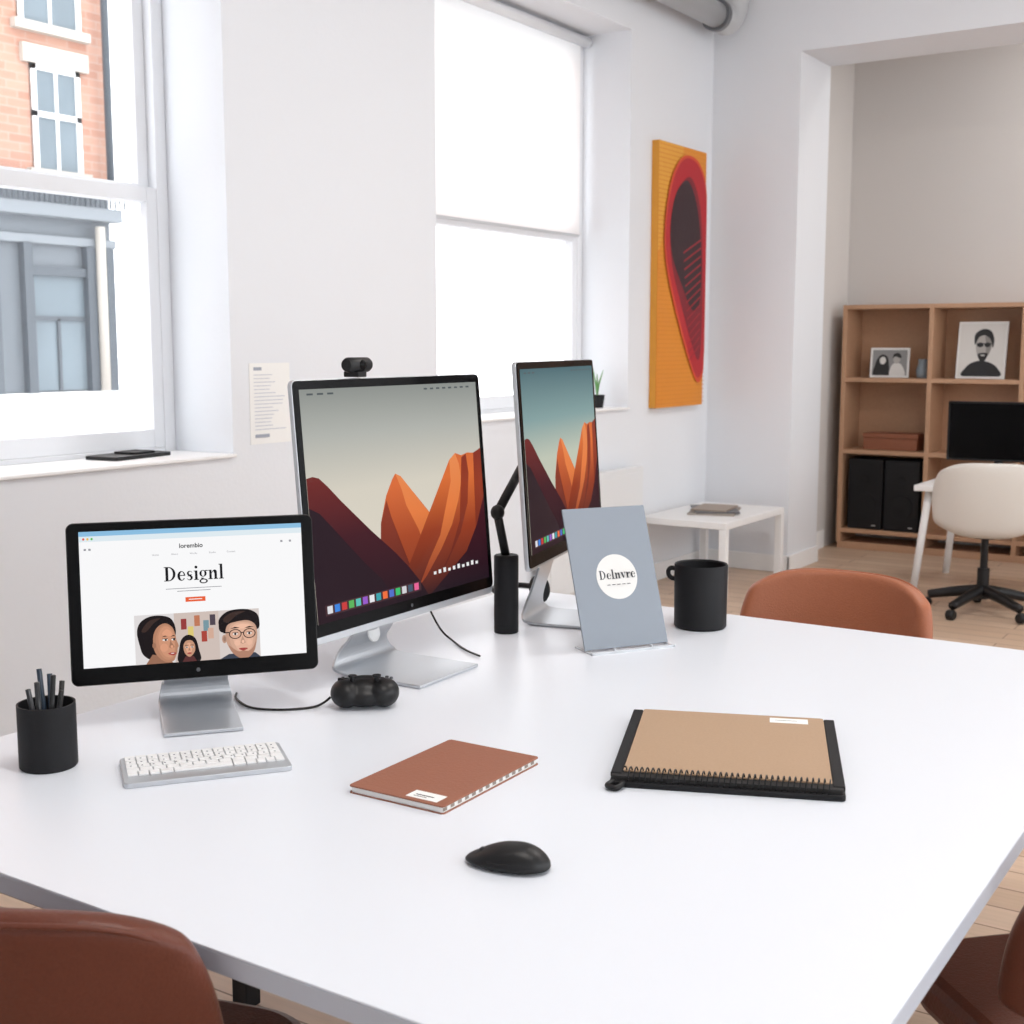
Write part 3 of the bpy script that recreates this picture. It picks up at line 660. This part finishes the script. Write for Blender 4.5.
for wk in (.018,.018,.018,.022,.098,.022,.018,.016,.016,.016):
    L.append(((x+.001,-.0375,.009),(x+wk-.001,-.0205,.0125))); x+=wk
for i in range(14): L.append(((-.131+i*.01871+.001,.0585,.009),(-.131+(i+1)*.01871-.001,.0655,.0122)))
boxes('keys',L,WHITEP,g,bev=.0008)
boxes('legend_dots',[((-.131+i*.01871+.007,r-.002,.0125),(-.131+i*.01871+.010,r+.002,.0127)) for i in range(14) for r in (.048,.0285,.009)],mat('key_legend',(120,122,128),.6),g)
g=group('game_controller',(-1.622,1.940,DT),math.radians(38))
blob('body',[((0,.004,.030),(.058,.036,.028),0),((-.038,-.002,.029),(.031,.040,.029),.15),((.038,-.002,.029),(.031,.040,.029),-.15),((0,.016,.036),(.060,.026,.024),0),((0,-.006,.024),(.050,.034,.022),0)],BLACK,g,voxel=.0028)
for i,(x,y) in enumerate(((-.024,-.008),(.024,-.008))): lathe('stick_%d'%i,[(0,.0),(.005,0),(.005,.010),(.0085,.011),(.0085,.014),(0,.013)],BLACKM,g,(x,y,.053),seg=18)
for i in range(4):
    a=i*math.pi/2; lathe('button_%d'%i,[(0,.004),(.0035,.003),(.004,0)],mat('btn',(60,62,66),.3),g,(.044+.009*math.cos(a),.006+.009*math.sin(a),.055),seg=12)
boxes('dpad',[((-.054,.003,.052),(-.034,.009,.058)),((-.047,-.004,.052),(-.041,.016,.058))],BLACKM,g)
tube('usb_cable',[(-1.90,1.86,DT+.0035),(-1.87,1.83,DT+.0035),(-1.80,1.80,DT+.0035),(-1.74,1.82,DT+.0035),(-1.70,1.865,DT+.0035),(-1.69,1.89,DT+.008),(-1.678,1.90,DT+.02)],.0025,BLACK)
o=tube('power_cable',[(-1.86,2.46,DT+.10),(-1.84,2.49,DT+.03),(-1.79,2.48,DT+.005),(-1.72,2.43,DT+.0042),(-1.66,2.40,DT+.0042)],.0025,BLACK)
adopt(o,gt)
g=group('microphone_arm',(-1.758,2.66,DT))
lathe('base',[(0,0),(.030,0),(.031,.003),(.031,.195),(.028,.198),(0,.198)],BLACKM,g)
tube('lower_arm',[(0,0,.19),(-.018,-.012,.30)],.011,BLACK,g,smoothpts=False,seg=14)
blob('elbow_joint',[((-.018,-.012,.305),(.018,.018,.020),0)],BLACK,g,voxel=.003)
tube('upper_arm',[(-.018,-.012,.305),(-.03,.115,.405)],.012,BLACK,g,smoothpts=False,seg=14)
g=group('headphones',(-1.925,2.985,DT),math.radians(60))
tube('band',[(-.055,-.0,.03),(-.062,.04,.035),(-.04,.08,.035),(0,.095,.035),(.04,.08,.035),(.062,.04,.035),(.055,0,.03)],.008,BLACK,g)
for s in (-1,1): lathe('ear_cup_%d'%(s+1),[(0,-.016),(.033,-.016),(.038,-.01),(.038,.01),(.030,.018),(0,.018)],BLACKM,g,(s*.055,-.01,.038),(0,math.pi/2,0))
# standing card
g=group('tabletop_sign',(-1.415,2.665,DT),math.radians(57.3))
d=group('leaning_board',(0,0,.006),0,g,rx=math.radians(-21.7))
box('board',(.226,.005,.345),(0,.0025,.1725),mat('card_bluegrey',(136,144,154),.6,bump=.02),d,bev=.001)
c=Canvas(.226,.345,.0001); CIR=mat('card_circle',(222,221,218),.8); c.ellipse(.52,.505,.245,.245*.226/.345,CIR,n=40)
INK=mat('ink_print',(40,44,50),.7); c.serif('Delnvre',.525,.52,.022,INK,CIR)
for i in range(5): c.rect(.38+i*.06,.56,.38+i*.06+.04,.565,INK)
c.done('print',d,(0,-.0004,0))
CLR=mat('acrylic_clear_grey',(206,210,214),.25)
boxes('easel',[((-.11,-.03,0),(.115,-.022,.006)),((-.11,-.03,0),(-.104,.06,.004)),((.109,-.03,0),(.115,.15,.004)),((-.05,-.03,.0),(-.046,-.022,.012)),((.05,-.03,.0),(.054,-.022,.012))],CLR,g)
box('strut',(.03,.004,.18),(0,.108,.095),CLR,g,rot=(math.radians(9),0,0))
# black mug
g=group('coffee_mug',(-1.374,2.985,DT))
lathe('body',[(0,0),(.062,0),(.067,.005),(.068,.162),(.0665,.165),(.063,.162),(.062,.01),(0,.01)],BLACKM,g,seg=56)
th=math.radians(205)
ux,uy=math.cos(th),math.sin(th)
tube('handle',[(ux*.064,uy*.064,.150),(ux*.076,uy*.076,.152),(ux*.083,uy*.083,.145),(ux*.082,uy*.082,.134),(ux*.075,uy*.075,.126),(ux*.064,uy*.064,.124)],.006,BLACKM,g)
# brown notebook
g=group('leather_notebook',(-1.231,1.682,DT),math.radians(1))
prism('pages',rrect(.182,.282,.004),.0015,.0105,PAPER,g)
NB=mat('notebook_brown',(150,98,78),.6,bump=.12,bscale=180,vary=.06,spec=.3)
prism('cover_bottom',rrect(.188,.288,.006),0,.0015,NB,g); prism('cover_top',rrect(.188,.288,.006),.0105,.0135,NB,g,bev=.001)
boxes('label',[((.015,-.135,.0135),(.075,-.105,.0139))],PAPER,g)
boxes('label_print',[((.025,-.122,.0139),(.06,-.119,.0140)),((.025,-.128,.0139),(.05,-.126,.0140))],INK,g)
boxes('binding_stitches',[((.0912,-.14+i*.02,.004),(.0918,-.13+i*.02,.009)) for i in range(14)],mat('stitch',(150,140,130),.8),g)
# wire-bound kraft sketchbook
g=group('spiral_notebook',(-.882,2.048,DT),math.radians(22))
prism('back_cover',rrect(.378,.400,.008),0,.010,BLACKM,g,bev=.002)
prism('pages',rrect(.372,.388,.004),.010,.017,mat('kraft_pages',(40,38,38),.8),g,(0,.003,0))
KR=mat('kraft_cover',(176,148,122),.8,bump=.05,bscale=200,vary=.07,spec=.3)
prism('front_cover',rrect(.338,.368,.006),.0175,.0205,KR,g,(.0,.014,0),bev=.001)
boxes('side_bands',[((-.189,-.18,.010),(-.170,.198,.019)),((.170,-.18,.010),(.189,.198,.019))],BLACKM,g,bev=.002)
hel=[]; nt_=36
for i in range(nt_*12+1):
    a=2*math.pi*i/12; x=-.165+.33*i/(nt_*12); hel.append((x,-.182+.015*math.sin(a),.0165+.0135*math.cos(a)))
tube('wire_spiral',hel,.0013,BLACK,g,smoothpts=False,seg=6)
boxes('label',[((.07,.153,.0205),(.14,.183,.0209))],PAPER,g); boxes('label_print',[((.08,.168,.0209),(.12,.170,.0210))],INK,g)
tube('elastic_loop',[(-.18,-.19,.008),(-.19,-.21,.006),(-.175,-.22,.006),(-.165,-.20,.008)],.005,BLACK,g)
# mouse
g=group('computer_mouse',(-.943,1.430,DT),math.radians(13))
bm=bmesh.new(); bmesh.ops.create_uvsphere(bm,u_segments=40,v_segments=24,radius=1)
sq=lambda q,p: math.copysign(abs(q)**p,q)
for v in bm.verts:
    x,y,z=v.co; t=max(0.0,min(1.0,(x+1)/2))   # t=1 palm side, t=0 nose
    ww=.031*(1+.10*math.cos((t-.75)*3)); 
    h=.010+.020*math.sin((t*1.0)**1.1*math.pi*.72)
    v.co=Vector((sq(x,.88)*.062, sq(y,.84)*ww, (sq(z,.9)*h if z>0 else z*.006)+.006))
finish(bm,'body',BLACK,g,smooth=True)
lathe('scroll_wheel',[(0,-.003),(.006,-.003),(.007,0),(.006,.003),(0,.003)],mat('wheel_grey',(60,60,64),.4),g,(-.036,0,.017),(math.pi/2,0,0),seg=24)
tube('side_button',[(-.02,-.030,.014),(.0,-.031,.016),(.018,-.030,.017)],.0016,BLACKM,g)

# ---------------------------------------------------------------- leather chairs
def leather_chair(name,loc,rz,M,W=.54,ztop=.84,seatz=.46):
    """faces +y"""
    g=group(name,loc,rz)
    bm=bmesh.new(); nx,nz=16,10; V=[]
    for j in range(nz+1):
        t=j/nz; row=[]
        for i in range(nx+1):
            s=-1+2*i/nx
            wd=W/2*(1-.10*t**3-.06*(1-t)**2)
            z=seatz+.06+(ztop-seatz-.06)*t
            z-= .05*abs(s)**5*t**2 ; z+=.03*abs(s)**5*(1-t)
            y=-.22-.07*t+.11*abs(s)**2.2
            row.append(bm.verts.new((s*wd,y,z)))
        V.append(row)
    for j in range(nz):
        for i in range(nx): bm.faces.new((V[j][i],V[j][i+1],V[j+1][i+1],V[j+1][i]))
    finish(bm,'backrest',M,g,smooth=True,mods=[m_solid(.045),m_sub(2)])
    pts=[]
    for i in range(nx+1):
        s=-1+2*i/nx; pts.append((s*W/2*.9,-.29+.11*abs(s)**2.2-.022,ztop-.006-.05*abs(s)**5))
    tube('piping',pts,.004,M,g,seg=8)
    prism('seat',rrect(W*.90,.42,.12,10,0,.0),seatz-.05,seatz+.02,M,g,bev=.02)
    for i,(x,y) in enumerate(((-1,-1),(1,-1),(-1,1),(1,1))):
        tube('leg_%d'%i,[(x*W*.26,.0+y*.13,seatz-.04),(x*W*.38,.0+y*.18,0)],lambda t:.018-.006*t,BLACK,g,smoothpts=False)
    boxes('under_frame',[((-.18,-.14,seatz-.065),(.18,.16,seatz-.045))],BLACK,g)
    tube('back_support',[(0,-.10,seatz-.05),(0,-.24,seatz-.02),(0,-.275,seatz+.16)],.014,BLACK,g)
    return g
leather_chair('dining_chair',(-1.155,3.20,0),math.pi,LEATHER,.55,.832)
leather_chair('dining_chair',(-1.37,1.09,0),math.radians(15),LEATHER2,.54,.83)
leather_chair('dining_chair',(-.265,2.06,0),math.radians(45),LEATHER2,.54,.79)

# ---------------------------------------------------------------- fill lights added on the unseen ceiling to brighten the room
for i,(x,y) in enumerate(((-.5,1.5),(-.5,5.0),(-.6,8.9))):
    g=group('fill_light',(x,y,ZC-.03))
    box('housing',(1.2,.3,.03),(0,0,.013),WHITEP,g)
    L=bpy.data.lights.new('fill_area','AREA'); L.shape='RECTANGLE'; L.size=1.15; L.size_y=.26; L.energy=(40,50,30)[i]; L.color=(1,.96,.92)
    o=bpy.data.objects.new('fill_area',L); o.location=(0,0,-.01); link(o,g)
